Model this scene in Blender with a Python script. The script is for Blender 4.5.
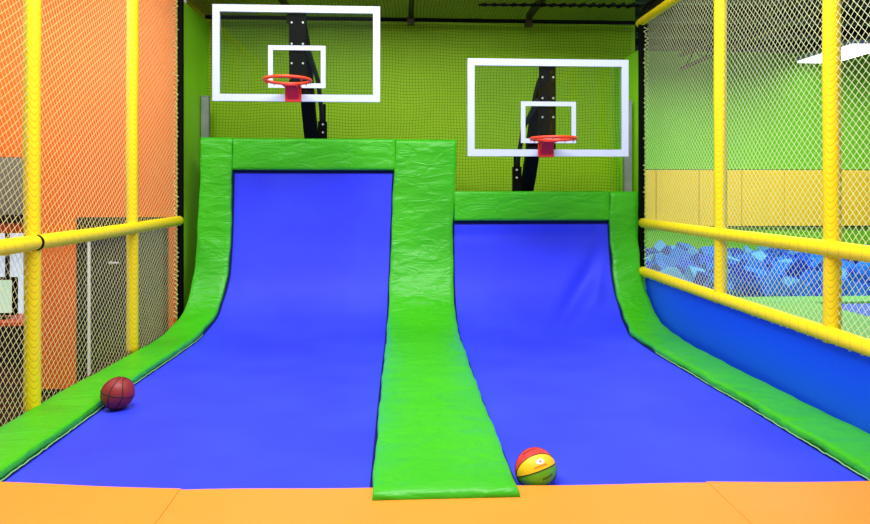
import bpy, math, random
from mathutils import Vector, Matrix
random.seed(7)
for o in list(bpy.data.objects): bpy.data.objects.remove(o)
SC = bpy.context.scene
COL = SC.collection

# ------------------------------------------------------------------ camera, world, light, exposure
cd = bpy.data.cameras.new('camera'); cam = bpy.data.objects.new('camera', cd); COL.objects.link(cam)
cd.sensor_width = 36; cd.lens = 650/870*36
cd.shift_y = -73/870
cam.location = (0, 0, 1.65)
cam.rotation_euler = (math.pi/2, 0, -math.atan(35/650))
cd.clip_end = 100
SC.camera = cam
SC.view_settings.view_transform = 'Standard'
SC.view_settings.look = 'None'
SC.view_settings.gamma = 1
SC.view_settings.use_curve_mapping = False
SC.view_settings.exposure = 0.0
w = bpy.data.worlds.new('world'); SC.world = w; w.use_nodes = True
bg = w.node_tree.nodes['Background']; bg.inputs[0].default_value = (0.93, 0.97, 1, 1); bg.inputs[1].default_value = 0.36

def area(name, loc, aim, size, power, col=(1, 1, 1)):
    l = bpy.data.lights.new(name, 'AREA'); l.shape = 'RECTANGLE'; l.size, l.size_y = size
    l.energy = power; l.color = col
    o = bpy.data.objects.new(name, l); COL.objects.link(o); o.location = loc
    o.rotation_euler = (Vector(aim)-Vector(loc)).to_track_quat('-Z', 'Y').to_euler()
    return o
area('bay_light', (-1.5, 2.9, 5.9), (0.0, 5.6, 0), (3.4, 1.6), 330)
area('bay_light', (1.6, 3.4, 5.9), (0.8, 6.4, 0), (2.6, 1.4), 210)
area('lane_light', (0.2, 6.3, 4.42), (0.2, 6.7, 0), (3.6, 0.7), 34, (1, .98, .86))
area('corridor_light', (-4.6, 6.0, 4.1), (-4.3, 7.2, 0), (1.6, 1.6), 85)
area('far_wall_fill', (-7.0, 10.4, 4.6), (-7.0, 11.6, 0.5), (2, 1), 90)  # fill lamp added to brighten the unlit far grey wall
area('hall_light', (6.8, 11.4, 4.3), (6.8, 11.5, 0), (4, 1.6), 260)
area('hall_light', (10.8, 11.2, 4.3), (10.8, 11.3, 0), (2, 1.6), 150)

# ------------------------------------------------------------------ helpers
def lin(c):
    return tuple(((v/255)/12.92 if v/255 <= .04045 else ((v/255+.055)/1.055)**2.4) for v in c)+(1,)
def mat(name, rgb, rough=.5, spec=.5, metal=0, bump=None, var=None, emit=None):
    """bump=(scale xyz, strength, distance, detail); var=(scale xyz, second rgb, amount)"""
    m = bpy.data.materials.new(name); m.use_nodes = True
    nt = m.node_tree; N = nt.nodes; L = nt.links
    p = N['Principled BSDF']
    p.inputs['Base Color'].default_value = lin(rgb)
    p.inputs['Roughness'].default_value = rough
    p.inputs['Specular IOR Level'].default_value = spec
    p.inputs['Metallic'].default_value = metal
    tc = N.new('ShaderNodeTexCoord')
    if bump:
        mp = N.new('ShaderNodeMapping'); mp.inputs['Scale'].default_value = bump[0]
        nz = N.new('ShaderNodeTexNoise'); nz.inputs['Scale'].default_value = 1; nz.inputs['Detail'].default_value = bump[3]
        nz.inputs['Distortion'].default_value = .6
        b = N.new('ShaderNodeBump'); b.inputs['Strength'].default_value = bump[1]; b.inputs['Distance'].default_value = bump[2]
        L.new(tc.outputs['Object'], mp.inputs[0]); L.new(mp.outputs[0], nz.inputs[0])
        L.new(nz.outputs[0], b.inputs['Height']); L.new(b.outputs[0], p.inputs['Normal'])
    if var:
        mp = N.new('ShaderNodeMapping'); mp.inputs['Scale'].default_value = var[0]
        nz = N.new('ShaderNodeTexNoise'); nz.inputs['Scale'].default_value = 1; nz.inputs['Detail'].default_value = 5
        r = N.new('ShaderNodeMapRange'); r.inputs['From Min'].default_value = .35; r.inputs['From Max'].default_value = .7; r.inputs['To Max'].default_value = var[2]
        mx = N.new('ShaderNodeMix'); mx.data_type = 'RGBA'; mx.inputs['A'].default_value = lin(rgb); mx.inputs['B'].default_value = lin(var[1])
        L.new(tc.outputs['Object'], mp.inputs[0]); L.new(mp.outputs[0], nz.inputs[0]); L.new(nz.outputs[0], r.inputs[0])
        L.new(r.outputs[0], mx.inputs['Factor']); L.new(mx.outputs['Result'], p.inputs['Base Color'])
    if emit:
        p.inputs['Emission Color'].default_value = lin(rgb); p.inputs['Emission Strength'].default_value = emit
    return m

M = {}
M['bed'] = mat('woven_blue_bed', (46, 58, 252), .62, .35, bump=((220, 220, 220), .25, .002, 2), var=((1.2, 1.6, 1.2), (60, 78, 254), .5))
M['navy'] = mat('navy_shade_webbing', (14, 18, 92), .7, .2)
M['pad'] = mat('green_vinyl', (58, 182, 18), .4, .4, bump=((3.6, 7, 9), .6, .045, 3), var=((1.5, 1.5, 1.5), (74, 198, 20), .5))
M['pad_flat'] = mat('green_vinyl_smooth', (66, 200, 36), .42, .45, bump=((1.2, 7, 7), .25, .02, 4), var=((1.5, 1.5, 1.5), (80, 208, 44), .5))
M['deck'] = mat('orange_vinyl', (255, 148, 46), .5, .4, bump=((3, 3, 3), .15, .02, 3), var=((1.3, 2, 1), (255, 154, 56), .6))
M['skirt'] = mat('blue_vinyl', (14, 84, 242), .45, .4, bump=((2, 2, 2), .12, .03, 2))
M['white_edge'] = mat('pale_edging', (150, 214, 140), .7)
M['orange_wall'] = mat('orange_wall_paint', (240, 108, 14), .6, .3, var=((.9, .9, .9), (244, 120, 24), .6))
M['green_wall'] = mat('lime_wall_paint', (154, 208, 8), .6, .3, var=((.7, .7, .7), (160, 212, 18), .6))
M['hall_green'] = mat('hall_wall_paint', (116, 208, 26), .6, .3, var=((.6, .6, .6), (130, 226, 36), .5))
M['side_green'] = mat('green_side_vinyl', (150, 232, 34), .5, .4, bump=((2, 2, 1.2), .3, .04, 3))
M['cord'] = mat('cream_net_cord', (252, 236, 160), .7, .2)
M['cord_pale'] = mat('pale_net_cord', (246, 250, 190), .7, .2)
M['cord_lime'] = mat('lime_lacing_cord', (226, 232, 160), .8, .2)
M['black_cord'] = mat('black_net_cord', (24, 44, 8), .8, .2)
M['black'] = mat('black_metal', (9, 9, 9), .6, .06)
M['dark'] = mat('dark_steel', (28, 26, 24), .5, .4)
M['brown'] = mat('brown_beam', (60, 48, 14), .5, .4)
M['white'] = mat('white_frame_paint', (192, 202, 230), .4, .5)
M['alu'] = mat('grey_post', (150, 156, 150), .6, .4, var=((3, 3, 3), (112, 122, 112), .9))
M['bolt'] = mat('bright_bolt', (225, 225, 225), .3, .5, metal=.3)
M['rim'] = mat('orange_rim_paint', (240, 62, 22), .35, .5)
M['bracket'] = mat('red_bracket_paint', (196, 20, 30), .4, .5)
M['ball'] = mat('brick_ball_rubber', (150, 34, 34), .5, .5, bump=((160, 160, 160), .4, .002, 1))
M['seam'] = mat('black_seam', (28, 14, 18), .6)
M['b_red'] = mat('red_ball_rubber', (224, 52, 44), .5)
M['b_yellow'] = mat('yellow_ball_rubber', (252, 208, 20), .5)
M['b_green'] = mat('green_ball_rubber', (92, 190, 36), .5)
M['b_blue'] = mat('blue_ball_rubber', (40, 90, 200), .5)
M['print_white'] = mat('white_print', (240, 236, 226), .6)
M['print_red'] = mat('red_print', (214, 60, 40), .6)
M['print_dark'] = mat('dark_print', (40, 60, 30), .6)
M['yellow_pad'] = mat('yellow_wall_vinyl', (252, 214, 6), .5, .4, var=((.8, .8, .8), (252, 216, 20), .5))
M['foam'] = mat('blue_foam', (24, 118, 214), .85, .15, bump=((60, 60, 60), .3, .004, 2))
M['foam2'] = mat('pale_blue_foam', (84, 176, 232), .85, .15, bump=((60, 60, 60), .3, .004, 2))
M['foam3'] = mat('deep_blue_foam', (10, 84, 200), .85, .15, bump=((60, 60, 60), .3, .004, 2))
M['carpet'] = mat('dark_carpet', (30, 30, 32), .95, .1, var=((5, 5, 5), (110, 26, 22), .5))
M['pit'] = mat('pit_dark', (12, 22, 44), .9, .1)
M['hall_pad'] = mat('hall_pad_green', (110, 206, 96), .5, .4)
M['hall_bed'] = mat('hall_bed_blue', (70, 120, 226), .6, .3)
M['ceil'] = mat('black_ceiling_paint', (20, 26, 28), .9, .1)
M['purlin'] = mat('grey_purlin_paint', (70, 92, 80), .6, .3)
M['door_light'] = mat('slate_green_door_paint', (74, 92, 70), .5, .4)
M['door'] = mat('charcoal_door_paint', (30, 36, 30), .5, .4)
M['door_frame'] = mat('dark_door_frame', (20, 22, 20), .5, .4)
M['grey_wall'] = mat('grey_wall_paint', (150, 152, 136), .7, .2)
M['lamp'] = mat('lamp_diffuser', (255, 255, 255), .5, emit=3.5)
M['lit'] = mat('daylit_glass', (214, 232, 250), .3, emit=.75)
M['screen'] = mat('lit_screen', (190, 226, 200), .3, emit=.6)
M['red'] = mat('red_orange_laminate', (226, 84, 40), .5, .4)

def yellow_sleeve(rail=False):
    m = mat('yellow_foam_sleeve', (252, 224, 16), .55, .35)
    nt = m.node_tree; N = nt.nodes; L = nt.links; p = N['Principled BSDF']
    tc = N['Texture Coordinate']; sx = N.new('ShaderNodeSeparateXYZ'); L.new(tc.outputs['Object'], sx.inputs[0])
    def mth(op, a, b=None):
        n = N.new('ShaderNodeMath'); n.operation = op
        for k, v in enumerate((a, b)):
            if v is None: continue
            if isinstance(v, (int, float)): n.inputs[k].default_value = v
            else: L.new(v, n.inputs[k])
        return n.outputs[0]
    ang = mth('ARCTAN2', sx.outputs[2], sx.outputs[0]) if rail else mth('ARCTAN2', sx.outputs[0], sx.outputs[1])
    zz = mth('ADD', mth('MULTIPLY', sx.outputs[1 if rail else 2], 9 if rail else 20), mth('MULTIPLY', mth('ABSOLUTE', ang), .3) if rail else mth('MULTIPLY', mth('ABSOLUTE', mth('SINE', mth('MULTIPLY', ang, 2))), 1.2))
    fr = mth('FRACT', zz)
    ln = mth('LESS_THAN', fr, .06 if rail else .2)
    mx = N.new('ShaderNodeMix'); mx.data_type = 'RGBA'
    mx.inputs['A'].default_value = lin((252, 224, 16)); mx.inputs['B'].default_value = lin((230, 196, 8))
    L.new(ln, mx.inputs['Factor']); L.new(mx.outputs['Result'], p.inputs['Base Color'])
    b = N.new('ShaderNodeBump'); b.inputs['Strength'].default_value = .5; b.inputs['Distance'].default_value = .004; b.invert = True
    L.new(ln, b.inputs['Height']); L.new(b.outputs[0], p.inputs['Normal'])
    return m
M['sleeve'] = yellow_sleeve(); M['rail'] = yellow_sleeve(True)

def glass():
    m = bpy.data.materials.new('clear_backboard_glass'); m.use_nodes = True
    nt = m.node_tree; N = nt.nodes; L = nt.links; N.remove(N['Principled BSDF'])
    t = N.new('ShaderNodeBsdfTransparent'); t.inputs[0].default_value = (.94, .98, .95, 1)
    g = N.new('ShaderNodeBsdfGlossy'); g.inputs['Roughness'].default_value = .02
    f = N.new('ShaderNodeFresnel'); f.inputs[0].default_value = 1.3
    mx = N.new('ShaderNodeMixShader'); L.new(f.outputs[0], mx.inputs[0]); L.new(t.outputs[0], mx.inputs[1]); L.new(g.outputs[0], mx.inputs[2])
    L.new(mx.outputs[0], N['Material Output'].inputs[0]); return m
M['glass'] = glass()

class MB:
    def __init__(s): s.v = []; s.f = []; s.mi = []
    def add(s, vs, fs, mi=0):
        o = len(s.v); s.v += [tuple(v) for v in vs]; s.f += [tuple(i+o for i in f) for f in fs]; s.mi += [mi]*len(fs)
    def box(s, a, b, mi=0):
        x0, y0, z0 = a; x1, y1, z1 = b
        s.add([(x0,y0,z0),(x1,y0,z0),(x1,y1,z0),(x0,y1,z0),(x0,y0,z1),(x1,y0,z1),(x1,y1,z1),(x0,y1,z1)],
              [(0,3,2,1),(4,5,6,7),(0,1,5,4),(1,2,6,5),(2,3,7,6),(3,0,4,7)], mi)
    def tube(s, P, r, n=10, closed=False, up=None, flat=None):
        P = [Vector(p) for p in P]; rings = []
        prev = None
        for i, p in enumerate(P):
            if closed: t = P[(i+1) % len(P)]-P[i-1]
            else: t = P[min(i+1, len(P)-1)]-P[max(i-1, 0)]
            t.normalize()
            if prev is None:
                u = Vector(up) if up else (Vector((0,0,1)) if abs(t.z) < .9 else Vector((1,0,0)))
            else: u = prev
            u = (u-t*u.dot(t)).normalized(); prev = u; v = t.cross(u)
            rr = r[i] if isinstance(r, (list, tuple)) else r
            rings.append([p+(u*math.cos(a)*rr*(flat or 1)+v*math.sin(a)*rr) for a in [2*math.pi*(k+.5)/n for k in range(n)]])
        vs = [q for rg in rings for q in rg]; fs = []; m = len(rings)
        for i in range(m if closed else m-1):
            for k in range(n):
                fs.append((i*n+k, i*n+(k+1) % n, ((i+1) % m)*n+(k+1) % n, ((i+1) % m)*n+k))
        if not closed:
            fs.append(tuple(range(n-1, -1, -1))); fs.append(tuple((m-1)*n+k for k in range(n)))
        s.add(vs, fs)
    def build(s, name, m, parent=None, loc=(0,0,0), smooth=False, bevel=0, rot=None):
        me = bpy.data.meshes.new(name); me.from_pydata([tuple(Vector(v)-Vector(loc)) for v in s.v] if rot is None else s.v, [], s.f)
        for mm in (m if isinstance(m, list) else [m]): me.materials.append(mm)
        if isinstance(m, list):
            for p, i in zip(me.polygons, s.mi): p.material_index = i
        if smooth:
            for p in me.polygons: p.use_smooth = True
        me.update()
        o = bpy.data.objects.new(name, me); COL.objects.link(o)
        o.location = loc
        if rot is not None: o.rotation_euler = rot
        if parent:
            o.parent = parent; o.location = Vector(loc)-parent.location if rot is None else loc
        if bevel:
            b = o.modifiers.new('bevel', 'BEVEL'); b.width = bevel; b.segments = 2; b.limit_method = 'ANGLE'
        return o

def tag(o, label=None, cat=None, group=None, kind=None):
    if label: o['label'] = label
    if cat: o['category'] = cat
    if group: o['group'] = group
    if kind: o['kind'] = kind
    return o
def empty(name, loc):
    o = bpy.data.objects.new(name, None); COL.objects.link(o); o.location = loc; o.empty_display_size = .1
    return o
def box(name, a, b, m, parent=None, bevel=0):
    mb = MB(); mb.box(a, b); return mb.build(name, m, parent, loc=((a[0]+b[0])/2, (a[1]+b[1])/2, a[2]), bevel=bevel)
def struct(o): o['kind'] = 'structure'; return o

# ------------------------------------------------------------------ the curved ramp profile shared by beds and pads
K = [(0.6,0),(3.0,0),(4.5,0),(6.0,0),(6.9,0.0),(7.25,.025),(7.5,.09),(7.74,.22),(7.96,.48),(8.09,.86),(8.15,1.25),(8.18,1.9),(8.19,2.6)]
def crom(P, n=12):
    out = []
    for i in range(len(P)-1):
        p0 = P[max(i-1, 0)]; p1 = P[i]; p2 = P[i+1]; p3 = P[min(i+2, len(P)-1)]
        for k in range(n):
            t = k/n
            out.append(tuple(.5*((2*b)+(-a+c)*t+(2*a-5*b+4*c-d)*t*t+(-a+3*b-3*c+d)*t**3) for a, b, c, d in zip(p0, p1, p2, p3)))
    out.append(P[-1]); return out
# the flat run in front of y = 3 is straight; arclength 0 is at y = 3
PR = crom(K[1:], 12)
SL = [0]
for a, b in zip(PR, PR[1:]): SL.append(SL[-1]+math.dist(a, b))
def prof(s, off=0):
    if s <= 0: return (3.0+s, off)
    for i in range(len(PR)-1):
        if s <= SL[i+1] or i == len(PR)-2:
            k = (s-SL[i])/(SL[i+1]-SL[i]); break
    a = PR[max(i-1, 0)]; b = PR[min(i+2, len(PR)-1)]
    p = (PR[i][0]+(PR[i+1][0]-PR[i][0])*k, PR[i][1]+(PR[i+1][1]-PR[i][1])*k)
    dx, dy = b[0]-a[0], b[1]-a[1]; l = math.hypot(dx, dy)
    return (p[0]-dy/l*off, p[1]+dx/l*off)
def edge(tab):
    def f(s):
        if s <= tab[0][0]: return tab[0][1]
        for (a, x), (b, y) in zip(tab, tab[1:]):
            if s <= b:
                k = (s-a)/(b-a); k = k*k*(3-2*k); return x+(y-x)*k
        return tab[-1][1]
    return f
L_IN = edge([(0,-2.25),(2.5,-2.245),(3.7,-2.215),(4.3,-2.185),(4.8,-2.12),(5.3,-2.075),(7,-2.066)])
L_OUT = edge([(0,-2.67),(2.0,-2.67),(3.5,-2.60),(4.3,-2.555),(4.9,-2.49),(5.4,-2.477),(7,-2.446)])
C_L = edge([(0,-.146),(2.2,-.15),(4.3,-.144),(4.9,-.131),(5.6,-.11),(6.2,-.087),(7,-.05)])
C_R = edge([(0,.628),(2,.625),(4,.645),(5.7,.655),(6.3,.687),(7,.714)])
R_IN = edge([(0,2.655),(1.7,2.63),(2.4,2.60),(3.3,2.57),(4.1,2.58),(4.5,2.63),(4.8,2.66),(5.2,2.655),(7,2.66)])
R_OUT = edge([(0,3.05),(1.1,3.05),(2.1,3.0),(3.2,2.975),(4,3.01),(4.7,3.035),(5.2,3.0),(5.6,3.015),(7,3.03)])

def frange(a, b, n): return [a+(b-a)*i/n for i in range(n+1)]

def ribbon(fx0, fx1, s0, s1, ns, nx, off=0.0, bump=None, thick=.006):
    """surface following the ramp between two edge functions, with a real thickness"""
    mb = MB(); vs = []; fs = []
    for layer in (0, 1):
        for s in frange(s0, s1, ns):
            for k in range(nx+1):
                x = fx0(s)+(fx1(s)-fx0(s))*k/nx
                o = off + (bump(s, x) if bump else 0) - layer*thick
                y, z = prof(s, o); vs.append((x, y, z))
    W = nx+1; n1 = (ns+1)*W
    for i in range(ns):
        for k in range(nx):
            a = i*W+k; fs.append((a, a+1, a+W+1, a+W)); a += n1; fs.append((a, a+W, a+W+1, a+1))
    for i in range(ns):
        for c in (0, nx):
            a = i*W+c; q = (a, a+W, a+W+n1, a+n1); fs.append(q if c == 0 else q[::-1])
    for k in range(nx):
        for r in (0, ns):
            a = r*W+k; q = (a, a+n1, a+n1+1, a+1); fs.append(q if r == 0 else q[::-1])
    mb.add(vs, fs); return mb

def pad(fx0, fx1, s0, s1, t=.06, nx=10, wob=.004, step=.05, scallop=None, puff=.006, seed=0):
    """upholstered pad following the ramp: rounded cross-section, slightly wavy edges"""
    rnd = random.Random(seed); mb = MB(); vs = []; fs = []
    ns = max(2, int((s1-s0)/step)); ph = [rnd.uniform(0, 6) for _ in range(6)]
    rings = 0
    for i, s in enumerate(frange(s0, s1, ns)):
        x0 = fx0(s)+wob*(math.sin(s*7+ph[0])+.6*math.sin(s*17+ph[1])); x1 = fx1(s)+wob*(math.sin(s*6+ph[2])+.6*math.sin(s*19+ph[3]))
        e = min(s-s0, s1-s); er = .018; drop = 0 if e > er else (1-math.sqrt(max(0, 1-(1-e/er)**2)))*er
        T = t-drop*.8
        sc = scallop(s) if scallop else 0
        cs = [(x0, 0.001-sc*0), (x0-.002, T*.5), (x0, T*.88), (x0+.008, T)]
        for k in range(1, nx):
            u = k/nx; x = x0+.008+(x1-x0-.016)*u
            cs.append((x, T+puff*math.sin(math.pi*u)+.0025*math.sin(s*11+x*5+ph[4])+.002*math.sin(s*23-x*9+ph[5])))
        cs += [(x1-.008, T), (x1, T*.88), (x1+.002, T*.5), (x1, .001)]
        for (x, o) in cs:
            y, z = prof(s, o); vs.append((x, y, z))
    n = nx+7+0
    n = len(cs)
    for i in range(ns):
        for k in range(n):
            a = i*n+k; b = i*n+(k+1) % n
            fs.append((a, b, b+n, a+n))
    fs.append(tuple(range(n-1, -1, -1))); fs.append(tuple(ns*n+k for k in range(n)))
    mb.add(vs, fs); return mb

# ------------------------------------------------------------------ the setting
def wall(name, a, b, m): return struct(box(name, a, b, m))
struct(box('floor', (-13, -2, -.98), (16, 19, -.86), M['carpet']))
wall('wall_back', (-2.98, 9.25, -.86), (3.40, 9.4, 5.6), M['green_wall'])
mb = MB()
mb.box((-4.45, 8.2, -.80), (-3.96, 8.35, 2.04)); mb.box((-2.86, 8.2, -.80), (-2.72, 8.35, 2.04))
mb.box((-3.96, 8.2, 1.305), (-2.86, 8.35, 2.04)); mb.box((-9, 8.2, 2.04), (-2.72, 8.35, 5.4))
struct(mb.build('wall_left', M['orange_wall'], loc=(-3.6, 8.2, -.8)))
struct(box('baseboard_left', (-4.46, 8.185, -.86), (-3.97, 8.36, -.80), M['dark']))
# the double door in the orange wall
dr = empty('door_1', (-3.41, 8.2, -.86)); struct(dr)
fr = MB(); fr.box((-3.955, 8.18, -.855), (-3.905, 8.33, 1.30)); fr.box((-2.915, 8.18, -.855), (-2.865, 8.33, 1.30)); fr.box((-3.905, 8.18, 1.25), (-2.915, 8.33, 1.30))
fr.build('door_frame', M['door_frame'], dr, loc=(-3.41, 8.2, -.86))
for xa, xb, hx, hz, dm in ((-3.90, -3.352, -3.54, .74, 'door'), (-3.348, -2.92, None, 0, 'door_light')):
    lf = box('door_leaf', (xa, 8.23, -.85), (xb, 8.28, 1.245), M[dm], dr, bevel=.004)
    if hx is None: continue
    lf2 = MB(); lf2.tube([(hx-.03, 8.195, hz), (hx+.09, 8.195, hz)], .014, 8); lf2.tube([(hx-.02, 8.235, hz), (hx-.02, 8.19, hz)], .02, 8)
    h = lf2.build('handle', M['bolt'], lf, loc=(hx, 8.23, hz)); h.location = Vector((hx, 8.23, hz))-dr.location-lf.location
    h['label'] = 'bright metal door handle'
st = box('edge_strip', (-3.84, 8.215, -.80), (-3.805, 8.229, 1.0), M['print_white'], dr); st['label'] = 'pale vertical strip on the dark door'
# far room beyond the opening on the left
wall('wall_far', (-13, 12.0, -.86), (-4.5, 12.15, 5.2), M['grey_wall'])
wn = empty('window_1', (-7.55, 11.98, -.7)); struct(wn)
fm = MB(); fm.box((-8.6, 11.93, .98), (-6.2, 12.0, 1.1)); fm.box((-8.6, 11.93, -.75), (-6.2, 12.0, -.68))
for x in (-8.6, -7.0, -6.26): fm.box((x, 11.93, -.68), (x+.06, 12.0, .98))
fm.build('window_frame', M['dark'], wn, loc=(-7.55, 11.98, -.7))
box('glass_pane', (-8.54, 11.97, -.68), (-6.26, 11.985, .98), M['lit'], wn)
# hall on the right
wall('wall_right', (3.0, 15.1, -.86), (16, 15.25, 5.6), M['hall_green'])
struct(box('shade_slab_back', (-2.9, 7.0, 4.5), (3.3, 9.25, 4.6), M['ceil']))  # unseen slab added to shade the top of the back wall
struct(box('ceiling', (3.3, 5.0, 4.95), (16, 15.1, 5.05), M['ceil']))

# hall roof steel
for i, y in enumerate(frange(7.2, 14.7, 6)):
    o = box('roof_purlin', (3.35, y-.04, 4.84), (15.5, y+.04, 4.95), M['purlin'])
    tag(o, 'grey roof purlin under the hall ceiling, %s from the green end wall' % ['seventh','sixth','fifth','fourth','third','second','first'][i], 'beam', 'purlins under the hall ceiling')
def truss(x, lab):
    t = empty('roof_truss', (x, 6, 4.3))
    a = MB(); a.box((x-.04, 5.6, 4.76), (x+.04, 14.95, 4.84)); a.build('top_chord', M['dark'], t, loc=(x, 6, 4.7))
    a = MB(); a.box((x-.04, 5.6, 4.45), (x+.04, 14.95, 4.50)); a.build('bottom_chord', M['dark'], t, loc=(x, 6, 4.3))
    a = MB(); y = 5.7; k = 0
    while y < 14.5:
        z0, z1 = (4.48, 4.78) if k % 2 == 0 else (4.78, 4.48)
        a.tube([(x, y, z0), (x, y+.45, z1)], .02, 6); y += .45; k += 1
    a.build('web', M['dark'], t, loc=(x, 6, 4.3))
    return tag(t, lab, 'truss')
truss(6.6, 'dark open-web roof truss under the right hall ceiling')
lt = empty('ceiling_light', (10.2, 13.7, 4.6))
tag(lt, 'bright white rectangular light panel hanging under the hall ceiling', 'ceiling light')
box('housing', (9.25, 12.85, 4.63), (10.2, 14.75, 4.72), M['white'], lt)
box('diffuser', (9.28, 12.88, 4.60), (10.17, 14.72, 4.63), M['lamp'], lt)
for x in (9.5, 9.95):
    for y in (13.2, 14.3): hg = MB(); hg.tube([(x, y, 4.71), (x, y, 4.96)], .01, 6); hg.build('hanger', M['dark'], lt, loc=(10.2, 13.7, 4.7))

# ------------------------------------------------------------------ orange deck pads in front of the lanes
for x0, x1, lab, y1 in ((-2.236,-1.1915,'orange padded deck section at the foot of the left lane, left of its seam',3.66), (-1.1885,1.7035,'middle orange padded deck section under the foot of the green divider',3.55), (1.7065,2.636,'orange padded deck section at the foot of the right lane, right of its seam',3.5)):
    mb = MB(); n = 40; vs = []; fs = []
    xs = frange(x0, x1, n)
    rows = [(.6, -.2), (.6, .012), (.62, .02)]
    for j, x in enumerate(xs):
        ye = (3.618-.13*(x+1.19) if x0 < -2 else 3.605-.025*(x+1.2) if x0 < 0 else 3.545-.045*(x-1.7))+.006*math.sin(x*5)
        prof_y = [(.6,-.09),(.6,.01),(.62,.022)]+[(.62+(ye-.66)*q, .022+.002*math.sin(x*3+q*9)) for q in (.25,.5,.75,.9)]+[(ye-.02,.022),(ye-.004,.016),(ye,.004),(ye,-.04),(ye-.3,-.05),(ye-.3,-.09)]
        vs += [(x, y, z) for y, z in prof_y]
    m = len(prof_y)
    for j in range(n):
        for k in range(m): a = j*m+k; b = j*m+(k+1) % m; fs.append((a, b, b+m, a+m))
    fs.append(tuple(range(m-1, -1, -1))); fs.append(tuple(n*m+k for k in range(m)))
    mb.add(vs, fs)
    tag(mb.build('deck_pad', M['deck'], loc=((x0+x1)/2, 2, -.09), smooth=False), lab, 'padded deck')

struct(box('floor_lane', (-2.76, .6, -.86), (3.12, 8.2, -.095), M['dark']))
struct(box('floor_kerb_left', (-2.76, .6, -.095), (-2.39, 6.9, -.003), M['dark']))
struct(box('floor_kerb_right', (2.79, .6, -.095), (3.12, 6.9, -.003), M['dark']))
# ------------------------------------------------------------------ trampoline beds
def bump_left(s, x): return -.012*math.exp(-((s-5.0)/.8)**2)*math.sin(math.pi*min(1, max(0, (x+2.2)/2.1)))
def bump_right(s, x):
    # a soft diagonal crease and a cross fold near the top of the right bed
    d = ((s-4.75)-(x-2.02)*1.5)/1.8
    a = -.075*math.exp(-(d/.11)**2)*math.exp(-((s-4.95)/.6)**2)+.05*math.exp(-((d+.2)/.12)**2)*math.exp(-((s-4.95)/.6)**2)
    b = -.018*math.exp(-((s-5.75)/.07)**2)
    m = min(1, max(0, (R_IN(s)-.10-x)/.15)); return a*m+b*m-.074*math.exp(-((s-.672)**2+(x-.768)**2)/.13**2)
def bed(name, f0, f1, s0, s1, bump, loc, lab):
    o = ribbon(f0, f1, s0, s1, 170, 60, 0.0, bump).build(name, M['bed'], loc=loc, smooth=True)
    return tag(o, lab, 'trampoline')
BL = bed('trampoline_bed', lambda s: L_IN(s)-.12, lambda s: C_L(s)+.14, .3, 6.8, bump_left, (-1.2, 3.3, 0), 'blue woven trampoline bed of the taller left lane, curving up to the wall')
BR = bed('trampoline_bed', lambda s: C_R(s)-.14, lambda s: R_IN(s)+.12, .3, 6.1, bump_right, (1.6, 3.3, 0), 'blue woven trampoline bed of the lower right lane, creased near its upper right corner')
def shade_webbing(parent, f0, f1, s0, s1):  # navy edge strips also paint in the shadow gap between bed and pad
    for a, b in ((lambda s: f0(s)-.03, lambda s: f0(s)+.022), (lambda s: f1(s)-.02, lambda s: f1(s)+.03)):
        ribbon(a, b, s0, s1, 100, 1, .006, None, .003).build('edge_shade_webbing', M['navy'], parent, loc=tuple(parent.location), smooth=False)['label'] = 'dark navy stitched edge of the blue bed with the pad gap shadow in its colour'
    ribbon(f0, f1, s1-.03, s1+.05, 4, 4, .006, None, .003).build('edge_shade_webbing', M['navy'], parent, loc=tuple(parent.location))['label'] = 'dark navy stitched top edge of the blue bed with the gap shadow in its colour'
shade_webbing(BL, L_IN, C_L, .5, 6.55)
shade_webbing(BR, C_R, R_IN, .5, 5.91)

# ------------------------------------------------------------------ green pads
def padobj(name, mb, m, loc, lab):
    return tag(mb.build(name, m, loc=loc, smooth=True), lab, 'pad')
def edging(parent, fx, s0, s1, o=.012, amp=.006, seed=1):
    r = random.Random(seed); mb = MB(); pts = []
    for s in frange(s0, s1, int((s1-s0)/.03)):
        y, z = prof(s, o+r.uniform(-amp, amp)*.6); pts.append((fx(s), y, z))
    mb.tube(pts, .0038, 5); e = mb.build('edge_cord', M['white_edge'], parent, loc=tuple(parent.location)); e['label'] = 'pale frayed cord along the lower edge of the pad'
P1 = padobj('side_pad', pad(L_OUT, L_IN, -2.2, 6.96, nx=8, seed=1), M['pad'], (-2.45, 3, 0), 'long green vinyl pad curving up along the outer edge of the left lane')
edging(P1, lambda s: L_IN(s)+.012, -1.5, 4.3)
P2 = padobj('divider_pad', pad(C_L, C_R, .405, 6.945, t=.062, nx=16, seed=2), M['pad'], (.24, 3.4, 0), 'wide wrinkled green vinyl pad dividing the two blue lanes')
P3 = padobj('side_pad', pad(R_IN, R_OUT, -2.2, 6.292, nx=8, wob=.008, seed=3), M['pad'], (2.85, 3, 0), 'long green vinyl pad curving up along the outer edge of the right lane')
edging(P3, lambda s: R_IN(s)-.010, -1.5, 3.4, seed=4)
P4 = padobj('top_pad', pad(lambda s: -2.058, lambda s: -.058, 6.56, 6.95, nx=24, wob=.002, step=.02, t=.066, seed=5), M['pad'], (-1.06, 8.15, 1.9), 'green vinyl pad across the top of the left lane')
P5 = padobj('top_pad', pad(lambda s: .680, lambda s: 2.652, 5.925, 6.295, nx=24, wob=.002, step=.02, t=.066, seed=6), M['pad'], (1.65, 8.12, 1.2), 'green vinyl pad across the top of the right lane')
# solid backing behind the ramp so the pads sit on something from the side too
bk = MB(); bk.box((-2.46, 8.24, -.86), (.70, 8.30, 2.26)); bk.box((.70, 8.24, -.86), (3.02, 8.30, 1.57))
tag(bk.build('ramp_backing', M['dark'], loc=(0, 8.27, -.86)), 'dark backing frame standing behind the upright green pads', 'frame')
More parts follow.
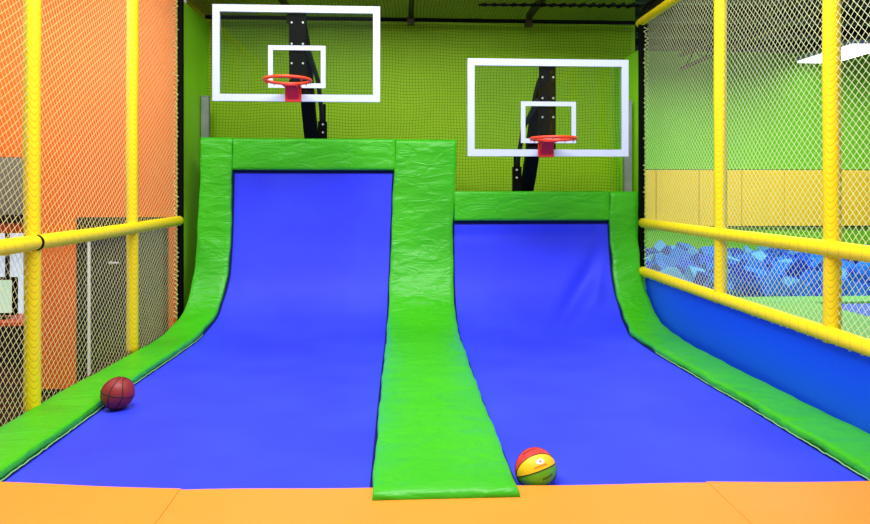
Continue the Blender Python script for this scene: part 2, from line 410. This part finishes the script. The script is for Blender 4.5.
# ------------------------------------------------------------------ side skirts
def side_panel(name, x, y0, y1, ztop, m, lab, follow=True, th=.02):
    mb = MB(); ys = frange(y0, y1, 60); vs = []
    def zb(y):
        if y < 6.9: return .0
        s = 3.8
        while prof(s)[0] < y and s < 7.2: s += .01
        return prof(s)[1]
    for xx in (x, x+th):
        for y in ys:
            b = min(zb(y), ztop-.002) if follow else -.8
            vs += [(xx, y, b), (xx, y, ztop)]
    n = len(ys)*2; fs = []
    for i in range(len(ys)-1):
        a = i*2; fs.append((a, a+1, a+3, a+2)); a += n; fs.append((a, a+2, a+3, a+1))
        fs.append((i*2, i*2+2, i*2+2+n, i*2+n)); fs.append((i*2+1, i*2+1+n, i*2+3+n, i*2+3))
    fs.append((0, n, n+1, 1)); e = n-2; fs.append((e, e+1, n+e+1, n+e))
    mb.add(vs, fs); return tag(mb.build(name, m, loc=(x, (y0+y1)/2, 0)), lab, 'panel')
side_panel('side_skirt', 3.055, .6, 7.97, .60, M['skirt'], 'plain blue vinyl skirt between the right net\'s lower rail and the green pad', True)
side_panel('corner_partition', -2.70, 8.03, 9.2, 3.97, M['side_green'], 'tall green vinyl panel at the back left corner beside the orange wall', False, .03)
side_panel('corner_partition', 3.09, 8.12, 9.2, 3.45, M['side_green'], 'shaded green vinyl panel at the back right corner behind the right backboard', False, .03)
for x, y, h_, lab in ((-2.60, 8.86, 2.88, 'grey upright post in the back left corner behind the left backboard'), (2.985, 8.40, 2.80, 'grey upright post at the back right corner beside the right backboard')):
    mb = MB(); mb.box((x-.05, y-.04, -.86), (x+.05, y+.04, h_)); mb.box((x-.055, y-.045, h_), (x+.055, y+.045, h_+.015))
    tag(mb.build('corner_post', M['alu'], loc=(x, y, -.86), bevel=.006), lab, 'post')

# ------------------------------------------------------------------ nets
def net(origin, U, V, Nn, W, H, dirs, r, wob=.006, seg=.14, sides=3):
    """net of two strand families on the rectangle origin + u*U + v*V; dirs = [(slope, spacing along v or u)]"""
    mb = MB(); O = Vector(origin); U = Vector(U); V = Vector(V); Nn = Vector(Nn)
    for du, dv, sp in dirs:
        L = math.hypot(du, dv); du /= L; dv /= L; nu, nv = -dv, du
        cs = [0*nu+0*nv, W*nu, H*nv, W*nu+H*nv]; c = math.floor(min(cs)/sp)*sp
        while c < max(cs):
            # line: p.n = c ; clip
            pts = []
            t0, t1 = -1e9, 1e9
            bx, by = nu*c, nv*c
            for b0, d0, m0 in ((bx, du, W), (by, dv, H)):
                if abs(d0) < 1e-6:
                    if b0 < 0 or b0 > m0: t0, t1 = 1, 0
                    continue
                a, b = (-b0)/d0, (m0-b0)/d0
                if a > b: a, b = b, a
                t0 = max(t0, a); t1 = min(t1, b)
            if t1-t0 > .02:
                n = max(1, int((t1-t0)/seg))
                for t in frange(t0, t1, n):
                    u, v = bx+du*t, by+dv*t
                    wu = wob*math.sin(u*3.1+v*2.3)+wob*.6*math.sin(v*7.3-u*5.1); wv = wob*math.sin(u*2.7-v*3.9)+wob*.6*math.sin(u*8.3+1)
                    wn = wob*1.2*math.sin(u*2.1+v*1.7)
                    pts.append(O+U*(u+wu)+V*(v+wv)+Nn*wn)
                mb.tube(pts, r, sides, up=Nn)
            c += sp
    return mb
nl = net((-2.70, -.3, -.02), (0,1,0), (0,0,1), (1,0,0), 8.25, 4.0, [(1, .68, .052), (1, -1.6, .043)], .0019).build('safety_net', M['cord'], loc=(-2.645, 3.8, 0))
tag(nl, 'cream diamond-mesh safety net along the left side in front of the orange wall', 'net')
nr = net((3.06, -.3, .56), (0,1,0), (0,0,1), (-1,0,0), 8.2, 3.19, [(1, 1.0, .045), (1, -1.0, .045)], .0019).build('safety_net', M['cord_pale'], loc=(3.005, 3.8, .6))
tag(nr, 'pale diamond-mesh safety net along the right side before the hall', 'net')
nb = net((-2.62, 9.02, 0.6), (1,0,0), (0,0,1), (0,-1,0), 5.9, 3.4, [(1, 0, .041), (0, 1, .041)],   .0019, wob=.012).build('back_net', M['black_cord'], loc=(0, 9.02, 2))
tag(nb, 'dark square-mesh net hanging before the lime back wall behind both backboards', 'net')
nc = net((-2.62, 6.6, 4.0), (1,0,0), (0,1,0), (0,0,-1), 5.9, 2.4, [(1, 0, .045), (0, 1, .045)], .0024, wob=.01).build('canopy_net', M['black_cord'], loc=(0, 8, 4))
tag(nc, 'dark square-mesh canopy net stretched overhead above the back net', 'net')

# ------------------------------------------------------------------ yellow posts and rails
def sleeve(name, a, b, r, lab, cat, lacing=False, cuff=True):
    a = Vector(a); b = Vector(b); L = (b-a).length; rail = cat == 'rail'
    o = MB(); n = 24; P = []; rr = []; nseg = max(9, int(L/.05))
    for i in range(nseg+1):
        t = i/nseg; P.append(a.lerp(b, t)+Vector((.003*math.sin(t*L*2.3), 0, .003*math.sin(t*L*1.7)))); rr.append(r*(1+.014*math.sin(t*L*7.1)+.008*math.sin(t*L*17)))
    o.tube(P, rr, n, up=(1, 0, 0))
    ob = o.build(name, M['rail' if rail else 'sleeve'], loc=tuple(a), smooth=True)
    if lacing:
        m = MB(); pts = []; rd = random.Random(int(a.z*100)); out = -1 if a.x > 0 else 1; k = 0; y = a.y+.05
        while y < b.y-.05:
            ang = math.radians((-150, -60)[k % 2]+rd.uniform(-12, 12)); q = r+rd.uniform(.001, .009)
            pts.append((a.x+out*math.cos(ang)*q, y, a.z+(b.z-a.z)*(y-a.y)/L+math.sin(ang)*q)); y += .055+rd.uniform(-.01, .01); k += 1
        m.tube(pts, .0028, 4); lc = m.build('lacing_cord', M['cord_pale'], ob, loc=tuple(a)); lc['label'] = 'pale lacing cord tying the net under the rail'
    return tag(ob, lab, cat)
R = .056
for y, lab in ((1.80, 'yellow foam-covered post nearest the viewer on the left net'), (3.38, 'yellow foam-covered post in the left net beside the deck'), (4.93, 'yellow foam-covered post at the far left of the view'), (6.72, 'yellow foam-covered post on the left net in front of the dark door')):
    sleeve('net_post', (-2.70, y, -.003), (-2.70, y, 4.05), R, lab, 'post')
for y, lab in ((1.2, 'yellow foam-covered post nearest the viewer on the right net'), (2.8, 'yellow foam-covered post in the right net beside the deck'), (4.46, 'yellow foam-covered post on the right net nearest the right picture edge'), (6.07, 'yellow foam-covered post on the right net nearest the backboards')):
    sleeve('net_post', (3.065, y, .56), (3.065, y, 4.05), R*1.04, lab, 'post')
sleeve('net_rail', (-2.665, -.2, 1.24), (-2.665, 8.02, 1.265), R, 'yellow foam-covered rail running along the left net at waist height', 'rail', True)
sleeve('net_rail', (3.03, -.2, 1.23), (3.03, 7.98, 1.225), R, 'upper yellow foam-covered rail running along the right net', 'rail', True)
sleeve('net_rail', (3.03, -.2, .62), (3.03, 7.98, .62), R, 'lower yellow foam-covered rail of the right net above the blue skirt', 'rail', True)
sleeve('net_rail', (3.05, -.2, 3.76), (3.05, 8.15, 3.76), R*.9, 'yellow foam-covered top rail of the right net under the roof beam', 'rail', False)
sleeve('net_rail', (-2.68, -.2, 4.02), (-2.68, 8.0, 4.02), R, 'yellow foam-covered top rail of the left net', 'rail', False)
# small black clip at a crossing
mb = MB(); mb.tube([(-2.665, 4.90, 1.256), (-2.665, 4.92, 1.256)], .0605, 24)
tag(mb.build('cable_tie', M['black'], loc=(-2.665, 4.91, 1.256)), 'small black tie round the left rail beside its yellow post', 'tie')
# black end posts with lacing
def end_post(x, y, z0, z1, lab, side):
    t = MB(); t.box((x-.03, y-.03, z0), (x+.03, y+.03, z1)); o = t.build('end_post', M['black'], loc=(x, y, z0), bevel=.004)
    m = MB(); pts = []; r = random.Random(3); z = z0+.1; k = 0
    while z < z1-.05:
        pts.append((x-side*(.02+.045*(k % 2))+r.uniform(-.012, .012), y-.045+r.uniform(-.008, .008), z)); z += .028; k += 1
    m.tube(pts, .0075, 4); lc = m.build('lacing', M['cord_lime'], o, loc=(x, y, z0)); lc['label'] = 'pale zigzag lacing holding the net to the post'
    return tag(o, lab, 'post')
end_post(-2.655, 8.03, -.0, 4.0, 'black end post of the left net with ragged pale lacing', 1)
end_post(3.045, 8.06, .56, 3.76, 'black end post of the right net with ragged pale lacing', -1)

# ------------------------------------------------------------------ canopy frame
mb = MB(); mb.tube([(-2.65, 9.03, 4.0), (3.35, 9.03, 4.0)], .028, 10)
tag(mb.build('cross_bar', M['black'], loc=(0, 9.03, 4.0), smooth=True), 'black bar across the top edge of the back net', 'bar')
for x, lab in ((-1.50, 'dark canopy beam above the left backboard'), (.15, 'dark canopy beam running back above the gap between the two backboards'), (1.80, 'dark canopy beam running back above the right backboard')):
    b = MB(); b.box((x-.035, 6.2, 4.03), (x+.035, 9.06, 4.10)); b.box((x-.05, 8.98, 3.93), (x+.05, 9.08, 4.03)); 
    tag(b.build('canopy_beam', M['brown'], loc=(x, 7.6, 4.06)), lab, 'beam')
mb = MB(); mb.tube([(1.0, 8.25, 4.0), (3.05, 8.12, 3.98)], .014, 8)
for i in range(16):
    x = 1.05+i*.125; mb.tube([(x, 8.245-.0035*i*.13, 4.0), (x+.05, 8.24-.008*i, 4.0)], .024, 8)
tag(mb.build('lacing_bar', M['black'], loc=(2, 8.2, 4)), 'black laced rod crossing under the canopy above the right backboard', 'rod')
b = MB(); b.box((3.10, 6.0, 3.84), (3.20, 8.2, 3.95)); b.box((3.06, 6.0, 3.82), (3.24, 8.2, 3.84)); b.box((3.06, 6.0, 3.95), (3.24, 8.2, 3.97))
tag(b.build('roof_beam', M['dark'], loc=(3.15, 7.6, 3.9)), 'dark steel beam above the yellow top rail of the right net', 'beam')

# ------------------------------------------------------------------ basketball hoops
def hoop(cx, zc, sd, H, lab):
    W, B = .89, .075; Y = 7.05
    root = empty('basketball_hoop', (cx, 8.4, -.86)); LO = tuple(root.location)
    tag(root, lab, 'basketball hoop')
    g = box('backboard', (cx-W+.02, Y, zc-H+.02), (cx+W-.02, Y+.014, zc+H-.02), M['glass'], root); g['label'] = 'clear glass backboard'
    def ring(w, h, b, y0, y1):
        m = MB()
        m.box((cx-w, y0, zc-h), (cx+w, y1, zc-h+b)); m.box((cx-w, y0, zc+h-b), (cx+w, y1, zc+h))
        m.box((cx-w, y0, zc-h+b), (cx-w+b, y1, zc+h-b)); m.box((cx+w-b, y0, zc-h+b), (cx+w, y1, zc+h-b)); return m
    f = ring(W, H, B, Y-.012, Y+.03).build('border_frame', M['white'], root, loc=LO)
    # target square, standing just proud of the glass
    m = MB(); tw, z0, z1, b = .305, zc-H+.145, zc-H+.60, .05
    m.box((cx-tw, Y-.006, z0), (cx+tw, Y-.001, z0+b)); m.box((cx-tw, Y-.006, z1-b), (cx+tw, Y-.001, z1))
    m.box((cx-tw, Y-.006, z0+b), (cx-tw+b, Y-.001, z1-b)); m.box((cx+tw-b, Y-.006, z0+b), (cx+tw, Y-.001, z1-b))
    m.build('target_square', M['white'], root, loc=LO)['label'] = 'white target rectangle on the glass'
    cr = cx-.035
    # rim
    rz = zc-H+.165; ry = Y-.385
    m = MB(); m.tube([(cr+.232*math.cos(a), ry+.232*math.sin(a), rz) for a in [2*math.pi*k/48 for k in range(48)]], .016, 10, closed=True)
    m.tube([(cr-.07, Y-.03, rz-.006), (cr-.10, Y-.18, rz-.004)], .011, 8); m.tube([(cr+.07, Y-.03, rz-.006), (cr+.10, Y-.18, rz-.004)], .011, 8)
    rim = m.build('rim', M['rim'], root, loc=LO, smooth=True)
    for k in range(12):
        m = MB()
        a = 2*math.pi*(k+.5)/12; px, py = cr+.232*math.cos(a), ry+.232*math.sin(a)
        m.tube([(px-.012*math.sin(a), py+.012*math.cos(a), rz-.010), (px, py, rz-.032), (px+.012*math.sin(a), py-.012*math.cos(a), rz-.010)], .0035, 5)
        m.build('net_hook', M['rim'], rim, loc=LO).location = (0, 0, 0)
    m = MB(); m.box((cr-.085, Y-.045, rz-.175), (cr+.085, Y-.012, rz+.005)); m.box((cr-.09, Y-.17, rz-.022), (cr+.09, Y-.04, rz-.004))
    m.add([(cr-.07, Y-.15, rz-.02), (cr+.07, Y-.15, rz-.02), (cr+.07, Y-.045, rz-.02), (cr-.07, Y-.045, rz-.02), (cr+.055, Y-.045, rz-.15), (cr-.055, Y-.045, rz-.15)],
          [(0,1,4,5), (0,5,3), (1,2,4), (0,3,2,1), (2,3,5,4)])
    br = m.build('rim_bracket', M['bracket'], root, loc=LO, bevel=.003); br['label'] = 'red breakaway bracket under the rim'
    for dx in (-.05, -.015, .02, .055):
        m = MB(); m.tube([(cr+dx, Y-.012, rz+.012+.012*(dx > 0)), (cr+dx, Y-.05, rz+.012+.012*(dx > 0))], .011, 8)
        m.build('bolt', M['bolt'], br, loc=LO).location = (0, 0, 0)
    # back plate with bolts
    m = MB(); m.box((cx-.09, Y+.032, zc-H+.02), (cx+.09, Y+.075, zc+H-.05)); m.box((cx-.075, Y+.07, zc-.3), (cx+.075, Y+.16, zc+.36))
    pl = m.build('back_plate', M['black'], root, loc=LO, bevel=.004)
    for dz in (.34, .11, -.10):
        for dx in (-.06, .06):
            m = MB(); m.tube([(cx+dx, Y+.033, zc+dz), (cx+dx, Y+.02, zc+dz)], .011, 8)
            m.build('bolt', M['bolt'], pl, loc=LO).location = (0, 0, 0)
    # gooseneck support
    d = zc-3.105
    path = [(7.14, 3.42), (7.32, 3.36), (7.5, 3.22), (7.68, 3.02), (7.82, 2.82), (7.96, 2.60), (8.14, 2.36), (8.34, 2.12), (8.44, 1.7), (8.45, 1.2)]
    pts = [(cx, y, z+d) for y, z in path]+[(cx, 8.45, -.86)]
    pts = crom(pts, 4)
    m = MB(); vs = []; fs = []
    for i, p in enumerate(pts):
        a = pts[max(i-1, 0)]; b = pts[min(i+1, len(pts)-1)]; t = Vector(b)-Vector(a); t.normalize(); n = Vector((1, 0, 0)).cross(t)
        for sx, sn in ((-1,-1),(1,-1),(1,1),(-1,1)): vs.append(Vector(p)+Vector((.08*sx, 0, 0))+n*.06*sn)
    for i in range(len(pts)-1):
        for k in range(4): a = i*4+k; b = i*4+(k+1) % 4; fs.append((a, b, b+4, a+4))
    fs.append((3,2,1,0)); e = (len(pts)-1)*4; fs.append((e, e+1, e+2, e+3)); m.add(vs, fs)
    arm = m.build('support_pole', M['black'], root, loc=LO, bevel=.008)
    # slim second strut and side plate
    m = MB(); m.tube([(cx+sd*.09, 7.2, zc+.1), (cx+sd*.12, 7.9, 2.95+d), (cx+sd*.13, 8.3, 2.45+d)], .028, 8)
    m.build('brace', M['dark'], root, loc=LO)
    m = MB(); m.box((cx+sd*.13-.055, 8.22, 2.05+d), (cx+sd*.13+.055, 8.30, 2.50+d)); m.box((cx+sd*.13-.04, 8.24, 2.50+d), (cx+sd*.13+.04, 8.28, 2.72+d))
    sp = m.build('side_plate', M['black'], root, loc=LO, bevel=.004)
    for zz in (2.36, 2.46):
        m = MB(); m.tube([(cx+sd*.14, 8.222, zz+d), (cx+sd*.14, 8.205, zz+d)], .013, 8)
        m.build('bolt', M['bolt'], sp, loc=LO).location = (0, 0, 0)
hoop(-1.105, 3.105, 1, .515, 'higher basketball hoop with clear backboard above the left lane')
hoop(1.625, 2.54, -1, .532, 'lower basketball hoop with clear backboard above the right lane')

# ------------------------------------------------------------------ balls
def sphere(r, nu=64, nv=32):
    vs = [(0, 0, r)]; fs = []
    for j in range(1, nv):
        t = math.pi*j/nv
        for i in range(nu): p = 2*math.pi*i/nu; vs.append((r*math.sin(t)*math.cos(p), r*math.sin(t)*math.sin(p), r*math.cos(t)))
    vs.append((0, 0, -r)); n = len(vs)-1
    for i in range(nu):
        fs.append((0, 1+i, 1+(i+1) % nu)); fs.append((n, 1+(nv-2)*nu+(i+1) % nu, 1+(nv-2)*nu+i))
    for j in range(nv-2):
        for i in range(nu): a = 1+j*nu; fs.append((a+i, a+nu+i, a+nu+(i+1) % nu, a+(i+1) % nu))
    return vs, fs
def seams(r):
    n = 72; out = []
    out.append([(r*math.cos(t), r*math.sin(t), 0) for t in [2*math.pi*k/n for k in range(n)]])
    out.append([(r*math.cos(t), 0, r*math.sin(t)) for t in [2*math.pi*k/n for k in range(n)]])
    for sg in (-1, 1):
        c = []
        for k in range(n):
            t = 2*math.pi*k/n; v = Vector((math.cos(t), sg*(.62+.42*math.cos(2*t)) if True else 0, math.sin(t)*.9)); v.normalize(); c.append(tuple(v*r))
        out.append(c)
    return out
vs, fs = sphere(.118)
m = MB(); m.add(vs, fs); ball = m.build('basketball', M['ball'], smooth=True)
m = MB()
for c in seams(.1172): m.tube(c, .0042, 6, closed=True)
sm = m.build('seam', M['seam'], smooth=True); sm.parent = ball; sm['label'] = 'black seams of the ball'
ball.location = (-2.115, 5.0, .119); ball.rotation_euler = (math.radians(12), math.radians(8), math.radians(82))
tag(ball, 'brick-red basketball resting on the left lane against the green side pad', 'ball')

# multi-coloured ball: eight gores running from pole to pole
r = .118; m = MB(); vs, fs = sphere(r, 64, 32)
m.v = list(vs); m.f = list(fs)
order = [1, 0, 3, 2, 1, 0, 3, 2]
for f in fs:
    c = Vector((0, 0, 0))
    for i in f: c += Vector(vs[i])
    a = math.atan2(c.y, c.x) % (2*math.pi); m.mi.append(order[int(a/(2*math.pi)*6) % 6 if False else int(a/(math.pi/4)) % 8])
cb = m.build('play_ball', [M['b_red'], M['b_yellow'], M['b_green'], M['b_blue']], smooth=True)
m = MB()
for k in range(4):
    a = math.pi*k/4; m.tube([(r*math.sin(t)*math.cos(a), r*math.sin(t)*math.sin(a), r*math.cos(t)) for t in [2*math.pi*j/64 for j in range(64)]], .0026, 6, closed=True)
sm = m.build('seam', M['seam'], smooth=True); sm.parent = cb; sm['label'] = 'black seams between the coloured panels'
def decal(th, ph, wdt, hgt, mtl, nm, par, lab=None, n=10, ell=False):
    """thin print lying on the sphere at polar angle th, azimuth ph"""
    mb = MB(); vs = []; fs = []; R2 = r+.0008
    if ell:
        vs.append((0, 0)); 
        for k in range(20): vs.append((wdt*math.cos(2*math.pi*k/20), hgt*math.sin(2*math.pi*k/20)))
        fs = [(0, 1+k, 1+(k+1) % 20) for k in range(20)]
    else:
        for k in range(n+1): vs += [(wdt*(2*k/n-1), -hgt), (wdt*(2*k/n-1), hgt)]
        fs = [(2*k, 2*k+2, 2*k+3, 2*k+1) for k in range(n)]
    P = []
    for a, b in vs:
        t = th+a/r; p = ph+b/r/max(.3, math.sin(th)); P.append((R2*math.sin(t)*math.cos(p), R2*math.sin(t)*math.sin(p), R2*math.cos(t)))
    mb.add(P, fs); o = mb.build(nm, mtl, smooth=True); o.parent = par
    if lab: o['label'] = lab
    return o
yc = math.pi/8
d1 = decal(1.75, yc, .026, .015, M['print_white'], 'emblem', cb, 'round white emblem on the yellow panel', ell=True)
decal(1.75, yc, .006, .006, M['print_red'], 'emblem_mark', cb, ell=True)
for k in range(9): decal(1.38+k*.075, yc-.20, .0028, .004, M['print_red'], 'letter', cb)
for k in range(7): decal(1.60+k*.085, yc-.80, .0032, .006, M['print_dark'], 'letter', cb)
for k in range(6): decal(1.2+k*.1, yc+.80, .0036, .006, M['seam'], 'letter', cb)
cb.location = (.774, 3.672, r-.068)
# pole axis points left towards the divider; rows of gores seen from the front
ax = Vector((-.95, -.10, -.28)).normalized()
q = ax.to_track_quat('Z', 'Y') @ Matrix.Rotation(math.radians(20), 3, 'Z').to_quaternion()
cb.rotation_mode = 'QUATERNION'; cb.rotation_quaternion = q
BALLQ = q
tag(cb, 'small red, yellow and green ball with printed panels beside the green divider', 'ball')

# ------------------------------------------------------------------ the hall beyond the right net
WORD = ['first','second','third','fourth','fifth','sixth','seventh','eighth','ninth','tenth']
for i in range(10):
    x0 = 3.95+i*1.035
    mb = MB(); mb.box((x0, 14.98, .77), (x0+1.02, 15.09, 2.10))
    tag(mb.build('wall_pad', M['yellow_pad'], loc=(x0+.5, 15, .77), bevel=.012), 'yellow vinyl pad on the green hall wall, %s from the left' % WORD[i], 'wall pad', 'yellow pads along the hall wall')
struct(box('trim_1', (3.4, 15.085, .745), (14, 15.11, 2.12), M['dark']))
# pit of foam blocks
struct(box('floor_pit', (3.15, 9.75, -.86), (15, 15.0, -.12), M['pit']))
fm_ = []
for k, key in enumerate(('foam', 'foam2', 'foam3')):
    m = MB(); m.box((-.19, -.15, -.15), (.19, .15, .15)); me_o = m.build('foam_block', M[key], bevel=.012)
    fm_.append(me_o)
rr = random.Random(11)
used = [False]*3
ORD = ['first','second','third','fourth','fifth','sixth','seventh','eighth','ninth','tenth','eleventh','twelfth','thirteenth','fourteenth','fifteenth','sixteenth','seventeenth','eighteenth','nineteenth','twentieth','twenty-first','twenty-second','twenty-third','twenty-fourth','twenty-fifth','twenty-sixth','twenty-seventh','twenty-eighth']
SH = ['mid-blue', 'pale blue', 'deep blue']
cnt = 0; ys = 9.95; row = 0
while ys < 14.8:
    xs = 3.4+rr.uniform(0, .2); n = 0
    while xs < min(11.2, ys*.74+.4) and cnt < 298:
        depth = (ys-9.95)/4.8
        z = -.17+depth*.18+rr.uniform(-.07, .09)+.07*math.sin(xs*2.3+ys*1.3)
        k = rr.choice((0, 0, 1, 2, 2))
        src = fm_[k]; o = src if not used[k] else src.copy()
        if used[k]: COL.objects.link(o)
        used[k] = True
        o.location = (xs, ys+rr.uniform(-.06, .06), z+.1)
        o.rotation_euler = (rr.uniform(-.8, .8), rr.uniform(-.8, .8), rr.uniform(0, 3.1))
        o['label'] = '%s foam block, %s from the left in the pit\'s %s row from the front' % (SH[k], ORD[n], ORD[row])
        o['category'] = 'foam block'; o['group'] = 'foam blocks in the pit'
        cnt += 1; n += 1; xs += rr.uniform(.36, .48)
    ys += .36; row += 1
# trampoline court between the net and the pit
struct(box('floor_court', (3.2, .0, -.86), (14, 9.74, -.10), M['dark']))
def hpad(a, b, lab, m='hall_pad'):
    mb = MB(); mb.box((a[0], a[1], -.10), (b[0], b[1], 0)); return tag(mb.build('court_pad', M[m], loc=((a[0]+b[0])/2, (a[1]+b[1])/2, -.1), bevel=.02), lab, 'pad')
hpad((3.2, 9.22), (13.8, 9.70), 'long green court pad along the near edge of the foam pit')
hpad((4.85, 3.7), (6.07, 9.19), 'green court pad running toward the pit beside the small blue court trampoline')
hpad((3.2, 3.7), (4.30, 9.19), 'green court pad directly behind the right net')
hb = box('court_trampoline', (6.10, 3.7, -.10), (8.9, 9.18, -.03), M['hall_bed']); tag(hb, 'pale blue court trampoline bed beyond the right net', 'trampoline')
hb = box('court_trampoline', (4.32, 3.7, -.10), (4.83, 9.18, -.05), M['hall_pad']); tag(hb, 'narrow green court mat between two raised court pads', 'mat')

# ------------------------------------------------------------------ things beyond the opening at far left
ct = empty('counter', (-6.2, 9.9, -.86)); tag(ct, 'dark counter with red-orange top beyond the left net', 'counter')
box('counter_body', (-7.4, 9.6, -.86), (-5.2, 10.2, -.30), M['dark'], ct); box('counter_top', (-7.45, 9.55, -.30), (-5.15, 10.25, -.25), M['red'], ct)
mo = empty('monitor', (-5.87, 9.85, -.25)); tag(mo, 'black monitor with a pale screen standing on the far counter', 'monitor')
m = MB(); m.box((-6.12, 9.83, -.20), (-5.60, 9.87, .36)); m.build('casing', M['black'], mo, loc=(-5.87, 9.85, -.25), bevel=.01)
box('screen', (-6.09, 9.822, -.16), (-5.67, 9.829, .32), M['screen'], mo)
m = MB(); m.box((-5.92, 9.85, -.24), (-5.82, 9.88, -.19)); m.box((-6.0, 9.78, -.25), (-5.74, 9.94, -.235)); m.build('stand', M['black'], mo, loc=(-5.87, 9.85, -.25))
sg = empty('fascia', (-7, 11.6, 1.1)); tag(sg, 'dark and red-orange fascia strip above the bright far window', 'fascia')
box('upper_strip', (-8.7, 11.7, 1.06), (-6.0, 11.85, 1.20), M['dark'], sg); box('lower_strip', (-8.7, 11.72, .88), (-6.0, 11.84, 1.06), M['red'], sg)
